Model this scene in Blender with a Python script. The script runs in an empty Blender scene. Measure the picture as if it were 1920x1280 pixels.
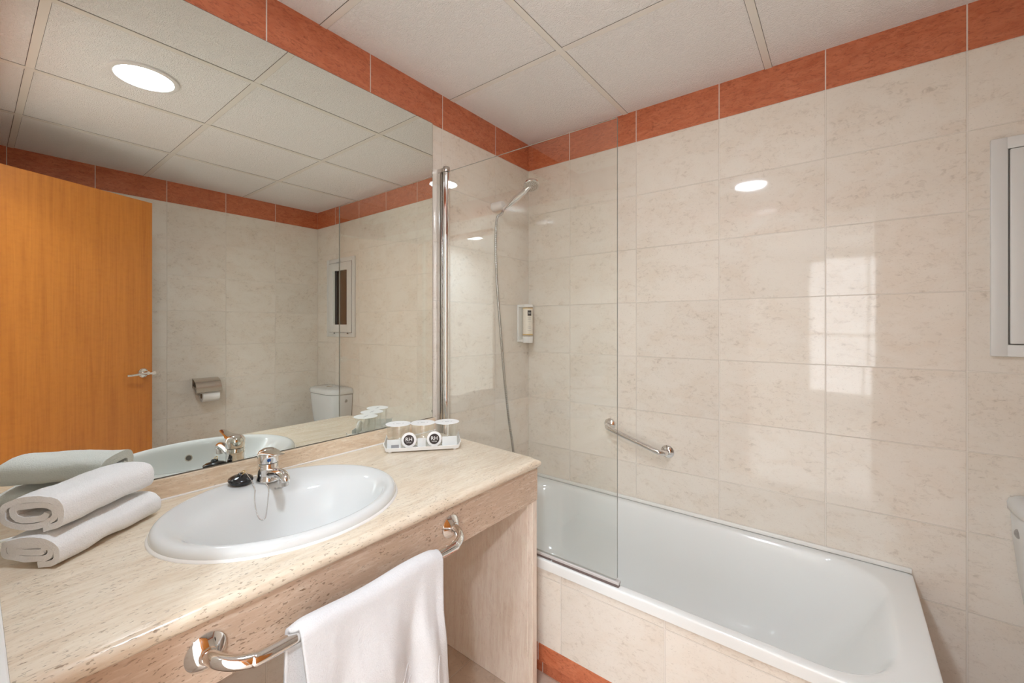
import bpy, bmesh, math, random
from mathutils import Vector, Matrix, noise
from mathutils.bvhtree import BVHTree
random.seed(7)
PI = math.pi
sc = bpy.context.scene
COL = sc.collection

# ------------------------------------------------------------------ camera, world, exposure
FPX = 794.7
cam_d = bpy.data.cameras.new('camera')
cam = bpy.data.objects.new('camera', cam_d); COL.objects.link(cam)
cam.location = (1.3754, -1.9169, 1.2469)
cam.rotation_euler = (PI/2, 0, 0.6614)
cam_d.sensor_width = 36; cam_d.sensor_fit = 'HORIZONTAL'
cam_d.lens = 36*FPX/1920
cam_d.shift_y = -29.3/1920
cam_d.clip_start = 0.01; cam_d.clip_end = 60
sc.camera = cam
w = bpy.data.worlds.new('world'); sc.world = w; w.use_nodes = True
w.node_tree.nodes['Background'].inputs[0].default_value = (0.8, 0.85, 1, 1)
w.node_tree.nodes['Background'].inputs[1].default_value = 0.4
sc.view_settings.view_transform = 'Standard'
sc.view_settings.look = 'None'
sc.view_settings.gamma = 1
sc.view_settings.use_curve_mapping = False
sc.view_settings.exposure = 1.54
sc.cycles.max_bounces = 14
sc.cycles.diffuse_bounces = 8
sc.cycles.glossy_bounces = 8
sc.cycles.transparent_max_bounces = 24
sc.cycles.sample_clamp_indirect = 6
LAMP = 44.0        # bathroom downlight diffuser
HALL_LAMP = 120.0   # hallway downlight diffusers, including the added far fill lamp
DAY = 1.5          # daylight in the bedroom window

# room dimensions (metres; mirror wall is x=0, bath wall is y=0, floor z=0)
RW = 2.337; RY = -1.8995; CH = 2.2505; BAND = 2.105; TH = 0.2500; TW = 0.3552

# ------------------------------------------------------------------ helpers
def setp(o, label=None, cat=None, group=None, kind=None):
    if label: o['label'] = label
    if cat: o['category'] = cat
    if group: o['group'] = group
    if kind: o['kind'] = kind
    return o

def root(name, loc, label, cat, group=None, kind=None):
    o = bpy.data.objects.new(name, None); COL.objects.link(o)
    o.location = loc; o.empty_display_size = 0.05
    return setp(o, label, cat, group, kind)

def wloc(o):
    v = Vector(o.location)
    while o.parent: o = o.parent; v += Vector(o.location)
    return v

def link(name, bm, mat, parent=None, base=None, smooth=40, mods=None):
    """bm is in world coordinates"""
    me = bpy.data.meshes.new(name)
    org = wloc(parent) if parent is not None else Vector(base or (0, 0, 0))
    bmesh.ops.translate(bm, verts=bm.verts, vec=-org)
    bm.normal_update(); bm.to_mesh(me); bm.free()
    for m in (mat if isinstance(mat, (list, tuple)) else [mat]): me.materials.append(m)
    if smooth:
        for p in me.polygons: p.use_smooth = True
        me.set_sharp_from_angle(angle=math.radians(smooth))
    o = bpy.data.objects.new(name, me); COL.objects.link(o)
    if parent is not None: o.parent = parent
    else: o.location = org
    return o

def box(bm, x0, x1, y0, y1, z0, z1, bev=0.0, seg=2, mi=0):
    r = bmesh.ops.create_cube(bm, size=1)
    vs = r['verts']
    for v in vs:
        v.co = Vector(((x0+x1)/2 + v.co.x*(x1-x0), (y0+y1)/2 + v.co.y*(y1-y0), (z0+z1)/2 + v.co.z*(z1-z0)))
    fs = set(f for v in vs for f in v.link_faces)
    for f in fs: f.material_index = mi
    if bev > 0:
        es = list(set(e for v in vs for e in v.link_edges))
        g = bmesh.ops.bevel(bm, geom=es, offset=bev, segments=seg, profile=0.5, affect='EDGES', clamp_overlap=True)
        for f in g['faces']: f.material_index = mi
    return bm

def loft(bm, loops, cap0=True, cap1=True, closed=True, mi=0):
    rows = [[bm.verts.new(p) for p in L] for L in loops]
    n = len(rows[0])
    for a, b in zip(rows, rows[1:]):
        for i in range(n if closed else n-1):
            j = (i+1) % n
            try: f = bm.faces.new((a[i], a[j], b[j], b[i])); f.material_index = mi
            except ValueError: pass
    if cap0: bm.faces.new(list(reversed(rows[0]))).material_index = mi
    if cap1: bm.faces.new(rows[-1]).material_index = mi
    return rows

def frame_of(d):
    d = Vector(d).normalized()
    a = Vector((0, 0, 1)) if abs(d.z) < 0.9 else Vector((1, 0, 0))
    u = d.cross(a).normalized(); v = d.cross(u).normalized()
    return d, u, v

def lathe(bm, prof, org, axis=(0, 0, 1), seg=32, mi=0, cap=True):
    d, u, v = frame_of(axis); org = Vector(org)
    loops = [[org + d*h + (u*math.cos(2*PI*i/seg) + v*math.sin(2*PI*i/seg))*max(r, 1e-5) for i in range(seg)] for r, h in prof]
    loft(bm, loops, cap, cap, True, mi)

def tube(bm, pts, r, seg=12, mi=0, cap=True):
    pts = [Vector(p) for p in pts]; n = len(pts)
    rr = r if isinstance(r, (list, tuple)) else [r]*n
    t0 = (pts[1]-pts[0]).normalized(); d, u, v = frame_of(t0)
    loops = []
    for i, p in enumerate(pts):
        t = (pts[min(i+1, n-1)] - pts[max(i-1, 0)]).normalized()
        u = (u - t*u.dot(t)).normalized(); v = t.cross(u)
        loops.append([p + (u*math.cos(2*PI*k/seg) + v*math.sin(2*PI*k/seg))*rr[i] for k in range(seg)])
    loft(bm, loops, cap, cap, True, mi)

def smooth_path(pts, n=8):
    P = [Vector(p) for p in pts]; P = [P[0]*2-P[1]] + P + [P[-1]*2-P[-2]]; out = []
    for i in range(1, len(P)-2):
        for k in range(n):
            t = k/n; a, b, c, d = P[i-1:i+3]
            out.append(0.5*((2*b) + (c-a)*t + (2*a-5*b+4*c-d)*t*t + (3*b-a-3*c+d)*t**3))
    out.append(P[-2]); return out

def ell(cx, cy, rx, ry, z, n=96, p=2.0):
    o = []
    for i in range(n):
        t = 2*PI*i/n; c, s = math.cos(t), math.sin(t)
        o.append(Vector((cx + rx*math.copysign(abs(c)**(2/p), c), cy + ry*math.copysign(abs(s)**(2/p), s), z)))
    return o

def rrect(x0, x1, y0, y1, r, z, n=12):
    o = []
    for (cx, cy, a0) in ((x1-r, y1-r, 0), (x0+r, y1-r, PI/2), (x0+r, y0+r, PI), (x1-r, y0+r, 1.5*PI)):
        for i in range(n+1):
            a = a0 + PI/2*i/n
            o.append(Vector((cx+r*math.cos(a), cy+r*math.sin(a), z)))
    return o

def text_bm(s, size, M, extrude=0.0002, mi=0, align='CENTER'):
    c = bpy.data.curves.new('t', 'FONT'); c.body = s; c.size = size; c.align_x = align; c.align_y = 'CENTER'; c.extrude = extrude
    c.resolution_u = 3
    o = bpy.data.objects.new('t', c); COL.objects.link(o)
    bpy.context.view_layer.update()
    me = bpy.data.meshes.new_from_object(o.evaluated_get(bpy.context.evaluated_depsgraph_get()))
    bpy.data.objects.remove(o); bpy.data.curves.remove(c)
    bm = bmesh.new(); bm.from_mesh(me); bpy.data.meshes.remove(me)
    bmesh.ops.transform(bm, matrix=M, verts=bm.verts)
    for f in bm.faces: f.material_index = mi
    return bm

def face_mat(origin, right, up):
    r = Vector(right).normalized(); u = Vector(up).normalized(); n = r.cross(u).normalized()
    u = n.cross(r)
    M = Matrix((r, u, n)).transposed().to_4x4(); M.translation = Vector(origin); return M

# ------------------------------------------------------------------ materials
class NT:
    def __init__(s, name):
        s.m = bpy.data.materials.new(name); s.m.use_nodes = True; s.t = s.m.node_tree
        s.b = s.t.nodes['Principled BSDF']; s.out = s.t.nodes['Material Output']
    def n(s, typ, **k):
        x = s.t.nodes.new(typ)
        for a, b in k.items(): setattr(x, a, b)
        return x
    def put(s, sock, v):
        if isinstance(v, bpy.types.NodeSocket): s.t.links.new(v, sock)
        elif isinstance(v, (tuple, list)) and len(v) == 3 and sock.type == 'RGBA': sock.default_value = (*v, 1)
        else: sock.default_value = v
    def math(s, op, a, b=None, c=None, clamp=False):
        x = s.n('ShaderNodeMath', operation=op, use_clamp=clamp); s.put(x.inputs[0], a)
        if b is not None: s.put(x.inputs[1], b)
        if c is not None: s.put(x.inputs[2], c)
        return x.outputs[0]
    def mix(s, f, a, b, blend='MIX'):
        x = s.n('ShaderNodeMix', data_type='RGBA', blend_type=blend); s.put(x.inputs[0], f); s.put(x.inputs[6], a); s.put(x.inputs[7], b)
        return x.outputs[2]
    def obj(s): return s.n('ShaderNodeTexCoord').outputs['Object']
    def xyz(s, v):
        x = s.n('ShaderNodeSeparateXYZ'); s.put(x.inputs[0], v); return x.outputs
    def comb(s, a, b, c):
        x = s.n('ShaderNodeCombineXYZ'); s.put(x.inputs[0], a); s.put(x.inputs[1], b); s.put(x.inputs[2], c); return x.outputs[0]
    def noise(s, vec, scale, detail=4, rough=0.55, dist=0.0):
        x = s.n('ShaderNodeTexNoise'); s.put(x.inputs['Vector'], vec); x.inputs['Scale'].default_value = scale
        x.inputs['Detail'].default_value = detail; x.inputs['Roughness'].default_value = rough; x.inputs['Distortion'].default_value = dist
        return x.outputs[0]
    def scalev(s, v, sc3):
        x = s.n('ShaderNodeVectorMath', operation='MULTIPLY'); s.put(x.inputs[0], v); x.inputs[1].default_value = sc3; return x.outputs[0]
    def ramp(s, f, a, b, clamp=True):
        x = s.n('ShaderNodeMapRange'); x.clamp = clamp; s.put(x.inputs[0], f); x.inputs[1].default_value = a; x.inputs[2].default_value = b
        return x.outputs[0]
    def bump(s, h, strength, dist, nrm=None):
        x = s.n('ShaderNodeBump'); s.put(x.inputs['Height'], h); x.inputs['Strength'].default_value = strength; x.inputs['Distance'].default_value = dist
        if nrm is not None: s.put(x.inputs['Normal'], nrm)
        return x.outputs[0]
    def set(s, **k):
        for a, b in k.items():
            s.put(s.b.inputs[a.replace('_', ' ')], b)
        return s.m

def simple(name, col, rough=0.4, metal=0.0, **k):
    t = NT(name); return t.set(Base_Color=col, Roughness=rough, Metallic=metal, **k)

CREAM = (0.825, 0.762, 0.678)
def tile_mat(name, ax, u0, w, z0, h, base=CREAM, dark=(0.76, 0.655, 0.54), grout=(0.86, 0.80, 0.72), gu=0.0030, gv=0.0021,
             rough=0.045, tilt=0.0030, streak=0.45, seed=0.0, vax='z', specks=1.0):
    t = NT(name); X = t.xyz(t.obj()); U = X[{'x': 0, 'y': 1, 'z': 2}[ax]]; V = X[{'x': 0, 'y': 1, 'z': 2}[vax]]
    u = t.math('DIVIDE', t.math('SUBTRACT', U, u0), w); v = t.math('DIVIDE', t.math('SUBTRACT', V, z0), h)
    iu = t.math('FLOOR', u); iv = t.math('FLOOR', v)
    fu = t.math('SUBTRACT', u, iu); fv = t.math('SUBTRACT', v, iv)
    du = t.math('MULTIPLY', t.math('MINIMUM', fu, t.math('SUBTRACT', 1.0, fu)), w)
    dv = t.math('MULTIPLY', t.math('MINIMUM', fv, t.math('SUBTRACT', 1.0, fv)), h)
    mu = t.math('SUBTRACT', 1.0, t.ramp(du, gu*0.35, gu*0.65)); mv = t.math('SUBTRACT', 1.0, t.ramp(dv, gv*0.35, gv*0.65))
    mv = t.math('MULTIPLY', mv, 0.9)
    edge = t.math('MAXIMUM', t.math('SUBTRACT', 1.0, t.ramp(du, gu*0.8, gu*1.1)), t.math('SUBTRACT', 1.0, t.ramp(dv, gv*0.9, gv*1.3)))
    g = t.math('MAXIMUM', mu, mv)
    wn = t.n('ShaderNodeTexWhiteNoise', noise_dimensions='3D'); t.put(wn.inputs['Vector'], t.comb(iu, iv, seed + 3.3))
    R = t.xyz(wn.outputs['Color'])
    # coordinates that jump from tile to tile
    vec = t.comb(t.math('ADD', U, t.math('MULTIPLY', R[0], 17.0)), t.math('ADD', t.math('MULTIPLY', R[1], 9.0), seed), t.math('ADD', V, t.math('MULTIPLY', R[2], 23.0)))
    vs = t.scalev(vec, (1.0, 1.0, 1.0 + 1.4*streak))
    n1 = t.noise(vs, 7, 5, 0.6, 0.6); n2 = t.noise(vs, 42, 5, 0.65, 0.8); n3 = t.noise(vs, 150, 3, 0.6)
    f1 = t.math('MULTIPLY', t.ramp(n1, 0.42, 0.78), 0.70)
    c = t.mix(f1, base, dark)
    spots = t.math('MULTIPLY', t.ramp(n2, 0.53, 0.70), t.ramp(n1, 0.40, 0.58))
    c = t.mix(t.math('MULTIPLY', spots, 0.66*specks), c, tuple(a*0.72 for a in dark))
    c = t.mix(t.math('MULTIPLY', t.ramp(n3, 0.60, 0.72), 0.38*specks), c, tuple(a*0.62 for a in dark))
    c = t.mix(t.math('MULTIPLY', t.ramp(t.noise(vs, 16, 4, 0.6), 0.56, 0.75), 0.35), c, (0.82, 0.75, 0.67))
    tint = t.math('ADD', 0.97, t.math('MULTIPLY', R[1], 0.05))
    c = t.mix(1.0, c, t.comb(tint, tint, tint), 'MULTIPLY')
    c = t.mix(t.math('MULTIPLY', edge, 0.30), c, tuple(a*0.62 for a in dark))  # darker rim beside the joints paints their thin shadow
    c = t.mix(g, c, grout)
    hgt = t.math('ADD', t.math('MULTIPLY', t.math('SUBTRACT', R[0], 0.5), t.math('MULTIPLY', fu, w)),
                 t.math('MULTIPLY', t.math('SUBTRACT', R[2], 0.5), t.math('MULTIPLY', fv, h)))
    hgt = t.math('MULTIPLY', hgt, tilt*2)
    wav = t.math('MULTIPLY', t.noise(t.obj(), 5.0, 1, 0.5), 0.0004)
    hgt = t.math('SUBTRACT', t.math('ADD', hgt, wav), t.math('MULTIPLY', g, 0.0007))
    t.set(Base_Color=c, Roughness=t.math('ADD', rough, t.math('MULTIPLY', g, 0.5)), Normal=t.bump(hgt, 1.0, 1.0))
    t.set(IOR=1.5)
    return t.m

def band_mat(name, ax, u0, w, seed=0.0, zrow=None):
    t = NT(name); X = t.xyz(t.obj()); U = X[{'x': 0, 'y': 1}[ax]]
    u = t.math('DIVIDE', t.math('SUBTRACT', U, u0), w); iu = t.math('FLOOR', u); fu = t.math('SUBTRACT', u, iu)
    du = t.math('MULTIPLY', t.math('MINIMUM', fu, t.math('SUBTRACT', 1.0, fu)), w)
    g = t.math('SUBTRACT', 1.0, t.ramp(du, 0.0012, 0.0022))
    wn = t.n('ShaderNodeTexWhiteNoise', noise_dimensions='3D'); t.put(wn.inputs['Vector'], t.comb(iu, seed, 1.3)); R = t.xyz(wn.outputs['Color'])
    vec = t.comb(t.math('ADD', U, t.math('MULTIPLY', R[0], 13.0)), seed + 0.0, t.math('ADD', X[2], t.math('MULTIPLY', R[1], 7.0)))
    vs = t.scalev(vec, (1, 1, 2.4))
    n1 = t.noise(vs, 12, 5, 0.65, 1.2); n2 = t.noise(vs, 48, 6, 0.7, 1.2)
    c = t.mix(t.ramp(n1, 0.35, 0.7), (0.64, 0.205, 0.098), (0.52, 0.145, 0.064))
    c = t.mix(t.math('MULTIPLY', t.ramp(n2, 0.50, 0.68), 0.72), c, (0.27, 0.070, 0.032))
    c = t.mix(g, c, (0.80, 0.70, 0.62))
    t.set(Base_Color=c, Roughness=0.16, Normal=t.bump(t.math('MULTIPLY', g, -0.0004), 1, 1)); return t.m

def travertine(name, grain='y', base=(0.80, 0.70, 0.555), dark=(0.64, 0.49, 0.335), rough=0.2, pits=1.0, light=0.0):
    t = NT(name); X = t.obj()
    def st(k): return t.scalev(X, {'y': (1.0, k, 1.0), 'z': (1.0, 1.0, k), 'x': (k, 1, 1)}[grain])
    warp = t.noise(X, 5.0, 3, 0.5)
    vv = t.n('ShaderNodeVectorMath', operation='ADD'); t.put(vv.inputs[0], st(0.13)); t.put(vv.inputs[1], t.comb(t.math('MULTIPLY', warp, 0.035), 0.0, t.math('MULTIPLY', warp, 0.035)))
    v = vv.outputs[0]
    n1 = t.noise(v, 38, 6, 0.68); n2 = t.noise(v, 150, 4, 0.65); n0 = t.noise(X, 9, 4, 0.6)
    c = t.mix(t.math('MULTIPLY', t.ramp(n1, 0.46, 0.72), 0.62), base, dark)
    c = t.mix(t.math('MULTIPLY', t.ramp(n2, 0.50, 0.70), 0.40 + light), c, (0.88, 0.80, 0.67))
    c = t.mix(t.math('MULTIPLY', t.ramp(n2, 0.50, 0.34), 0.30), c, dark)
    c = t.mix(t.math('MULTIPLY', t.ramp(n0, 0.52, 0.75), 0.30), c, (0.70, 0.52, 0.36))
    p = t.noise(st(0.34), 300, 2, 0.5); big = t.noise(st(0.6), 11, 3, 0.6)
    pit = t.math('MULTIPLY', t.ramp(p, 0.625, 0.655), t.ramp(big, 0.34, 0.52))
    p2 = t.noise(st(0.30), 135, 3, 0.6); pit2 = t.math('MULTIPLY', t.ramp(p2, 0.665, 0.70), t.ramp(big, 0.40, 0.50))
    pit = t.math('MULTIPLY', t.math('MAXIMUM', t.math('MULTIPLY', pit, 0.75), pit2), pits)
    c = t.mix(t.math('MULTIPLY', pit, 0.85), c, (0.20, 0.12, 0.06))
    t.set(Base_Color=c, Roughness=t.math('ADD', rough, t.math('MULTIPLY', pit, 0.4)), Normal=t.bump(t.math('MULTIPLY', pit, -0.0006), 1, 1)); return t.m

def cloth(name, col=(0.86, 0.85, 0.83), sc1=420, bmp=0.0012):
    t = NT(name); X = t.obj()
    n = t.noise(X, sc1, 3, 0.7); n2 = t.noise(X, 60, 3, 0.6)
    h = t.math('ADD', t.math('MULTIPLY', n, bmp), t.math('MULTIPLY', n2, bmp*0.8))
    t.set(Base_Color=t.mix(t.ramp(n, 0.3, 0.7), tuple(a*0.93 for a in col), col), Roughness=0.95, Normal=t.bump(h, 0.9, 1.0))
    t.b.inputs['Sheen Weight'].default_value = 0.25; t.b.inputs['Sheen Roughness'].default_value = 0.5
    t.b.inputs['Specular IOR Level'].default_value = 0.1
    return t.m

def thin_glass(name, tint=(0.97, 0.985, 0.975), base=0.04, gl=1.0):
    t = NT(name); t.t.nodes.remove(t.b)
    lw = t.n('ShaderNodeLayerWeight'); lw.inputs[0].default_value = 0.5
    f = t.math('ADD', base, t.math('MULTIPLY', t.math('POWER', lw.outputs['Facing'], 5.0), 0.9))
    tr = t.n('ShaderNodeBsdfTransparent'); tr.inputs[0].default_value = (*tint, 1)
    g = t.n('ShaderNodeBsdfGlossy'); g.inputs['Roughness'].default_value = 0.0; g.inputs[0].default_value = (gl, gl, gl, 1)
    mx = t.n('ShaderNodeMixShader'); t.put(mx.inputs[0], f); t.t.links.new(tr.outputs[0], mx.inputs[1]); t.t.links.new(g.outputs[0], mx.inputs[2])
    t.t.links.new(mx.outputs[0], t.out.inputs[0]); return t.m

def emis(name, col, strength, base=(0.9, 0.9, 0.9)):
    t = NT(name); t.set(Base_Color=base, Emission_Color=col, Emission_Strength=strength); return t.m

def ceiling_mat():
    t = NT('ceiling_panel_mineral'); X = t.obj()
    n1 = t.noise(t.scalev(X, (1.0, 1.7, 1)), 62, 2, 0.55, 2.2)
    n2 = t.noise(X, 190, 2, 0.5)
    h = t.math('ADD', t.math('MULTIPLY', t.ramp(n1, 0.40, 0.60), 0.0015), t.math('MULTIPLY', n2, 0.0003))
    c = t.mix(t.ramp(t.noise(X, 240, 2, 0.6), 0.70, 0.78), (0.94, 0.93, 0.915), (0.74, 0.70, 0.66))
    t.set(Base_Color=c, Roughness=0.55, Normal=t.bump(h, 1.0, 1.0)); return t.m

def wood_mat(name, a=(0.55, 0.195, 0.032), b=(0.37, 0.112, 0.016)):
    t = NT(name); X = t.obj()
    n1 = t.noise(t.scalev(X, (1, 1, 0.06)), 34, 5, 0.6, 0.4); n2 = t.noise(t.scalev(X, (1, 1, 0.02)), 150, 3, 0.6)
    n3 = t.noise(t.scalev(X, (0.5, 0.5, 1.0)), 60, 3, 0.6, 0.5)
    f = t.math('ADD', t.math('MULTIPLY', t.ramp(n1, 0.3, 0.72), 0.6), t.math('ADD', t.math('MULTIPLY', t.ramp(n2, 0.4, 0.65), 0.25), t.math('MULTIPLY', t.ramp(n3, 0.45, 0.7), 0.15)))
    t.set(Base_Color=t.mix(f, a, b), Roughness=0.32); return t.m

M = {}
M['far'] = tile_mat('far_wall_tile', 'x', 0.2629, TW, BAND, TH)
M['left'] = tile_mat('left_wall_tile', 'y', -0.2863, 0.3582, BAND, TH, seed=4.0)
M['right'] = tile_mat('right_wall_tile', 'y', 0.0, 0.3565, BAND, TH, seed=9.0)
M['near'] = tile_mat('near_wall_tile', 'x', 0.1, TW, BAND, TH, seed=12.0)
M['bathpanel'] = tile_mat('bath_panel_tile', 'x', 0.837-1.0, 0.352, 0.366-0.0, 0.25, seed=15.0, gv=0.002)
M['band_far'] = band_mat('band_far', 'x', 0.2629, TW, 1.0)
M['band_left'] = band_mat('band_left', 'y', -0.2863, 0.3582, 2.0)
M['band_right'] = band_mat('band_right', 'y', 0.0, 0.3565, 3.0)
M['band_near'] = band_mat('band_near', 'x', 0.1, TW, 4.0)
M['floor'] = tile_mat('floor_tile', 'x', 0.28-0.33, 0.33, -0.76, 0.33, base=(0.66, 0.53, 0.42), dark=(0.54, 0.41, 0.31), grout=(0.70, 0.62, 0.54), vax='y', rough=0.28, seed=20.0, gv=0.003, gu=0.003, streak=0)
M['ceil'] = ceiling_mat()
M['tbar'] = simple('ceiling_grid_paint', (0.83, 0.80, 0.74), 0.45)
M['gap'] = simple('shadow_gap', (0.10, 0.09, 0.08), 0.8)
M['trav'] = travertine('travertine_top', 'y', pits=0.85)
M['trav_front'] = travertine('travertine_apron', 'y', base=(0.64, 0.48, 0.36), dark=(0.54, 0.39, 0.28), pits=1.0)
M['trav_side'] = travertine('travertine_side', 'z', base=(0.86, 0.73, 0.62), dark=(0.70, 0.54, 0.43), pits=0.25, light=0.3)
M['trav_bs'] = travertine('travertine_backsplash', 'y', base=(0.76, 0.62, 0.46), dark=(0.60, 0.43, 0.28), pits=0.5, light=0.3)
M['ceramic'] = simple('white_ceramic', (0.71, 0.72, 0.705), 0.06)
M['enamel'] = simple('white_enamel', (0.84, 0.85, 0.83), 0.10)
M['acryl'] = simple('white_acrylic', (0.82, 0.83, 0.83), 0.12)
M['silicone'] = simple('white_silicone', (0.84, 0.82, 0.78), 0.35)
M['chrome'] = simple('polished_chrome', (0.80, 0.79, 0.78), 0.05, 1.0)
M['steel'] = simple('satin_steel', (0.62, 0.58, 0.54), 0.22, 1.0)
M['alu'] = simple('polished_aluminium', (0.72, 0.71, 0.69), 0.16, 1.0)
M['mirror'] = simple('mirror_silvering', (0.86, 0.89, 0.845), 0.0, 1.0)
M['mirror_edge'] = simple('mirror_edge', (0.12, 0.11, 0.09), 0.3)
M['glass'] = thin_glass('shower_glass', (0.985, 0.993, 0.985))
M['glass_edge'] = simple('glass_edge_dark', (0.34, 0.35, 0.32), 0.15)
M['tumbler'] = thin_glass('tumbler_glass', (0.985, 0.99, 0.985), base=0.08)
M['black'] = simple('black_rubber', (0.012, 0.012, 0.014), 0.16)
M['dark'] = simple('dark_brown_print', (0.035, 0.020, 0.016), 0.5)
M['blue'] = simple('blue_dot', (0.01, 0.11, 0.42), 0.3)
M['white'] = simple('white_plastic', (0.83, 0.82, 0.79), 0.28)
M['paint'] = simple('white_window_lacquer', (0.74, 0.735, 0.71), 0.3)
M['paper'] = simple('white_paper', (0.86, 0.85, 0.83), 0.7)
M['grey_print'] = simple('grey_print', (0.32, 0.32, 0.33), 0.5)
M['amber'] = simple('shower_gel_bottle', (0.84, 0.77, 0.66), 0.2)
M['gold'] = simple('amber_liquid_band', (0.62, 0.42, 0.16), 0.3)
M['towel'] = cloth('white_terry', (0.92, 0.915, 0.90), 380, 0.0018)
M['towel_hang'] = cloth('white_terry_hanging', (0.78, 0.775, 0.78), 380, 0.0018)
M['wood'] = wood_mat('cherry_veneer')
M['pane'] = simple('brown_window_glass', (0.055, 0.032, 0.020), 0.12)
M['pane_pale'] = simple('pale_window_strip', (0.66, 0.68, 0.64), 0.3)
M['lampring'] = simple('lamp_ring', (0.80, 0.79, 0.77), 0.3)
M['lamp'] = emis('lamp_diffuser', (0.89, 1.0, 1.13), LAMP)
M['lamp_hall'] = emis('hall_lamp_diffuser', (0.89, 1.0, 1.13), HALL_LAMP*0.6)
M['lamp_hall_fill'] = emis('hall_fill_diffuser', (0.89, 1.0, 1.13), HALL_LAMP*1.35)
M['hall'] = simple('hall_paint', (0.84, 0.82, 0.78), 0.6)
M['sachet'] = simple('clear_sachet', (0.74, 0.76, 0.75), 0.2)
M['grout_seal'] = simple('clear_pvc_seal', (0.58, 0.55, 0.53), 0.25)
M['gap_shade'] = simple('seal_gap_shade', (0.16, 0.12, 0.11), 0.4)
def curtain_emit():
    t = NT('daylit_sheer_curtain'); X = t.xyz(t.obj())
    n = t.noise(t.comb(t.math('MULTIPLY', X[0], 1.0), 0.0, t.math('MULTIPLY', X[2], 0.05)), 14, 3, 0.6)
    t.set(Base_Color=(0.85, 0.85, 0.85), Emission_Color=(0.93, 0.96, 1.0), Emission_Strength=t.math('ADD', DAY*0.75, t.math('MULTIPLY', n, DAY*0.5))); return t.m
M['curtain_lit'] = curtain_emit()

# ------------------------------------------------------------------ room shell
def wall_hole(bm, axis, a0, a1, u0, u1, z0, z1, hu0=None, hu1=None, hz0=None, hz1=None):
    def bx(U0, U1, Z0, Z1):
        if U1-U0 < 1e-4 or Z1-Z0 < 1e-4: return
        if axis == 'y': box(bm, U0, U1, a0, a1, Z0, Z1)
        else: box(bm, a0, a1, U0, U1, Z0, Z1)
    if hu0 is None: bx(u0, u1, z0, z1); return
    bx(u0, hu0, z0, z1); bx(hu1, u1, z0, z1); bx(hu0, hu1, z0, hz0); bx(hu0, hu1, hz1, z1)

def struct(name, bm, mat, parent=None, smooth=0, label=None):
    o = link(name, bm, mat, parent, smooth=smooth)
    if parent is None: o['kind'] = 'structure'
    if label: o['label'] = label
    return o
WX0, WX1, WZ0, WZ1 = 1.755, 2.130, 1.180, 1.785       # window hole
DX0, DX1, DZ = 0.77, 1.565, 2.0                        # doorway
T = 0.10
bm = bmesh.new(); box(bm, -T, RW+T, -2.02, T, -0.1, 0); struct('floor', bm, M['floor'], label='brownish beige tiled floor')
bm = bmesh.new(); box(bm, -T-0.05, RW+2*T, -5.4, -2.021, -0.1, -0.0005); struct('floor_hall', bm, M['hall'])
bm = bmesh.new(); box(bm, -T, RW+T, -5.4, T, CH, CH+0.08); ceiling = struct('ceiling', bm, M['ceil'], label='white textured suspended ceiling panels')
bm = bmesh.new(); wall_hole(bm, 'x', -T, 0, -2.02, T, 0, CH); struct('wall_left', bm, M['left'], label='cream tiled wall behind the mirror and vanity')
bm = bmesh.new(); wall_hole(bm, 'y', 0, T, 0, RW, 0, CH, WX0, WX1, WZ0, WZ1); struct('wall_far', bm, M['far'], label='cream tiled wall along the bathtub')
bm = bmesh.new(); wall_hole(bm, 'x', RW, RW+T, -2.02, T, 0, CH); struct('wall_right', bm, M['right'], label='cream tiled wall seen in the mirror')
bm = bmesh.new(); wall_hole(bm, 'y', -2.02, RY, 0, RW, 0, CH, DX0, DX1, 0, DZ); struct('wall_near', bm, M['near'])
# terracotta bands under the ceiling
E_ = 0.0012
bm = bmesh.new(); box(bm, E_, RW-E_, -E_, 0, BAND, CH); struct('trim_1', bm, M['band_far'], label='terracotta tile band above the bathtub wall')
bm = bmesh.new(); box(bm, 0, E_, RY, 0, BAND, CH); struct('trim_2', bm, M['band_left'], label='terracotta tile band above the mirror')
bm = bmesh.new(); box(bm, RW-E_, RW, RY, 0, BAND, CH); struct('trim_3', bm, M['band_right'], label='terracotta tile band seen in the mirror')
bm = bmesh.new(); box(bm, E_, RW-E_, RY, RY+E_, BAND, CH); struct('trim_4', bm, M['band_near'])
# ceiling grid: long bars along y, short bars along x
GX = [0.566, 1.150, 1.735]; GY = [-0.588, -1.183, -1.768]; BW = 0.024
k = 5
for gx in GX:
    bm = bmesh.new(); box(bm, gx-BW/2, gx+BW/2, RY, 0, CH-0.0025, CH-0.0002, 0.0004, 1)
    box(bm, gx-BW/2-0.0016, gx-BW/2, RY, 0, CH-0.0006, CH, mi=1); box(bm, gx+BW/2, gx+BW/2+0.0010, RY, 0, CH-0.0006, CH, mi=1)
    struct('trim_%d' % k, bm, [M['tbar'], M['gap']], label='pale ceiling grid bar'); k += 1
for gy in GY:
    bm = bmesh.new(); xs = [0] + [g for g in GX] + [RW]
    for a, b in zip(xs, xs[1:]):
        a2 = a + (BW/2 if a > 0 else 0); b2 = b - (BW/2 if b < RW else 0)
        box(bm, a2, b2, gy-BW/2, gy+BW/2, CH-0.0018, CH-0.0002, 0.0003, 1)
        box(bm, a2, b2, gy-BW/2-0.0015, gy-BW/2, CH-0.0006, CH, mi=1); box(bm, a2, b2, gy+BW/2, gy+BW/2+0.0010, CH-0.0006, CH, mi=1)
    struct('trim_%d' % k, bm, [M['tbar'], M['gap']], label='pale ceiling grid cross bar'); k += 1
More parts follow.
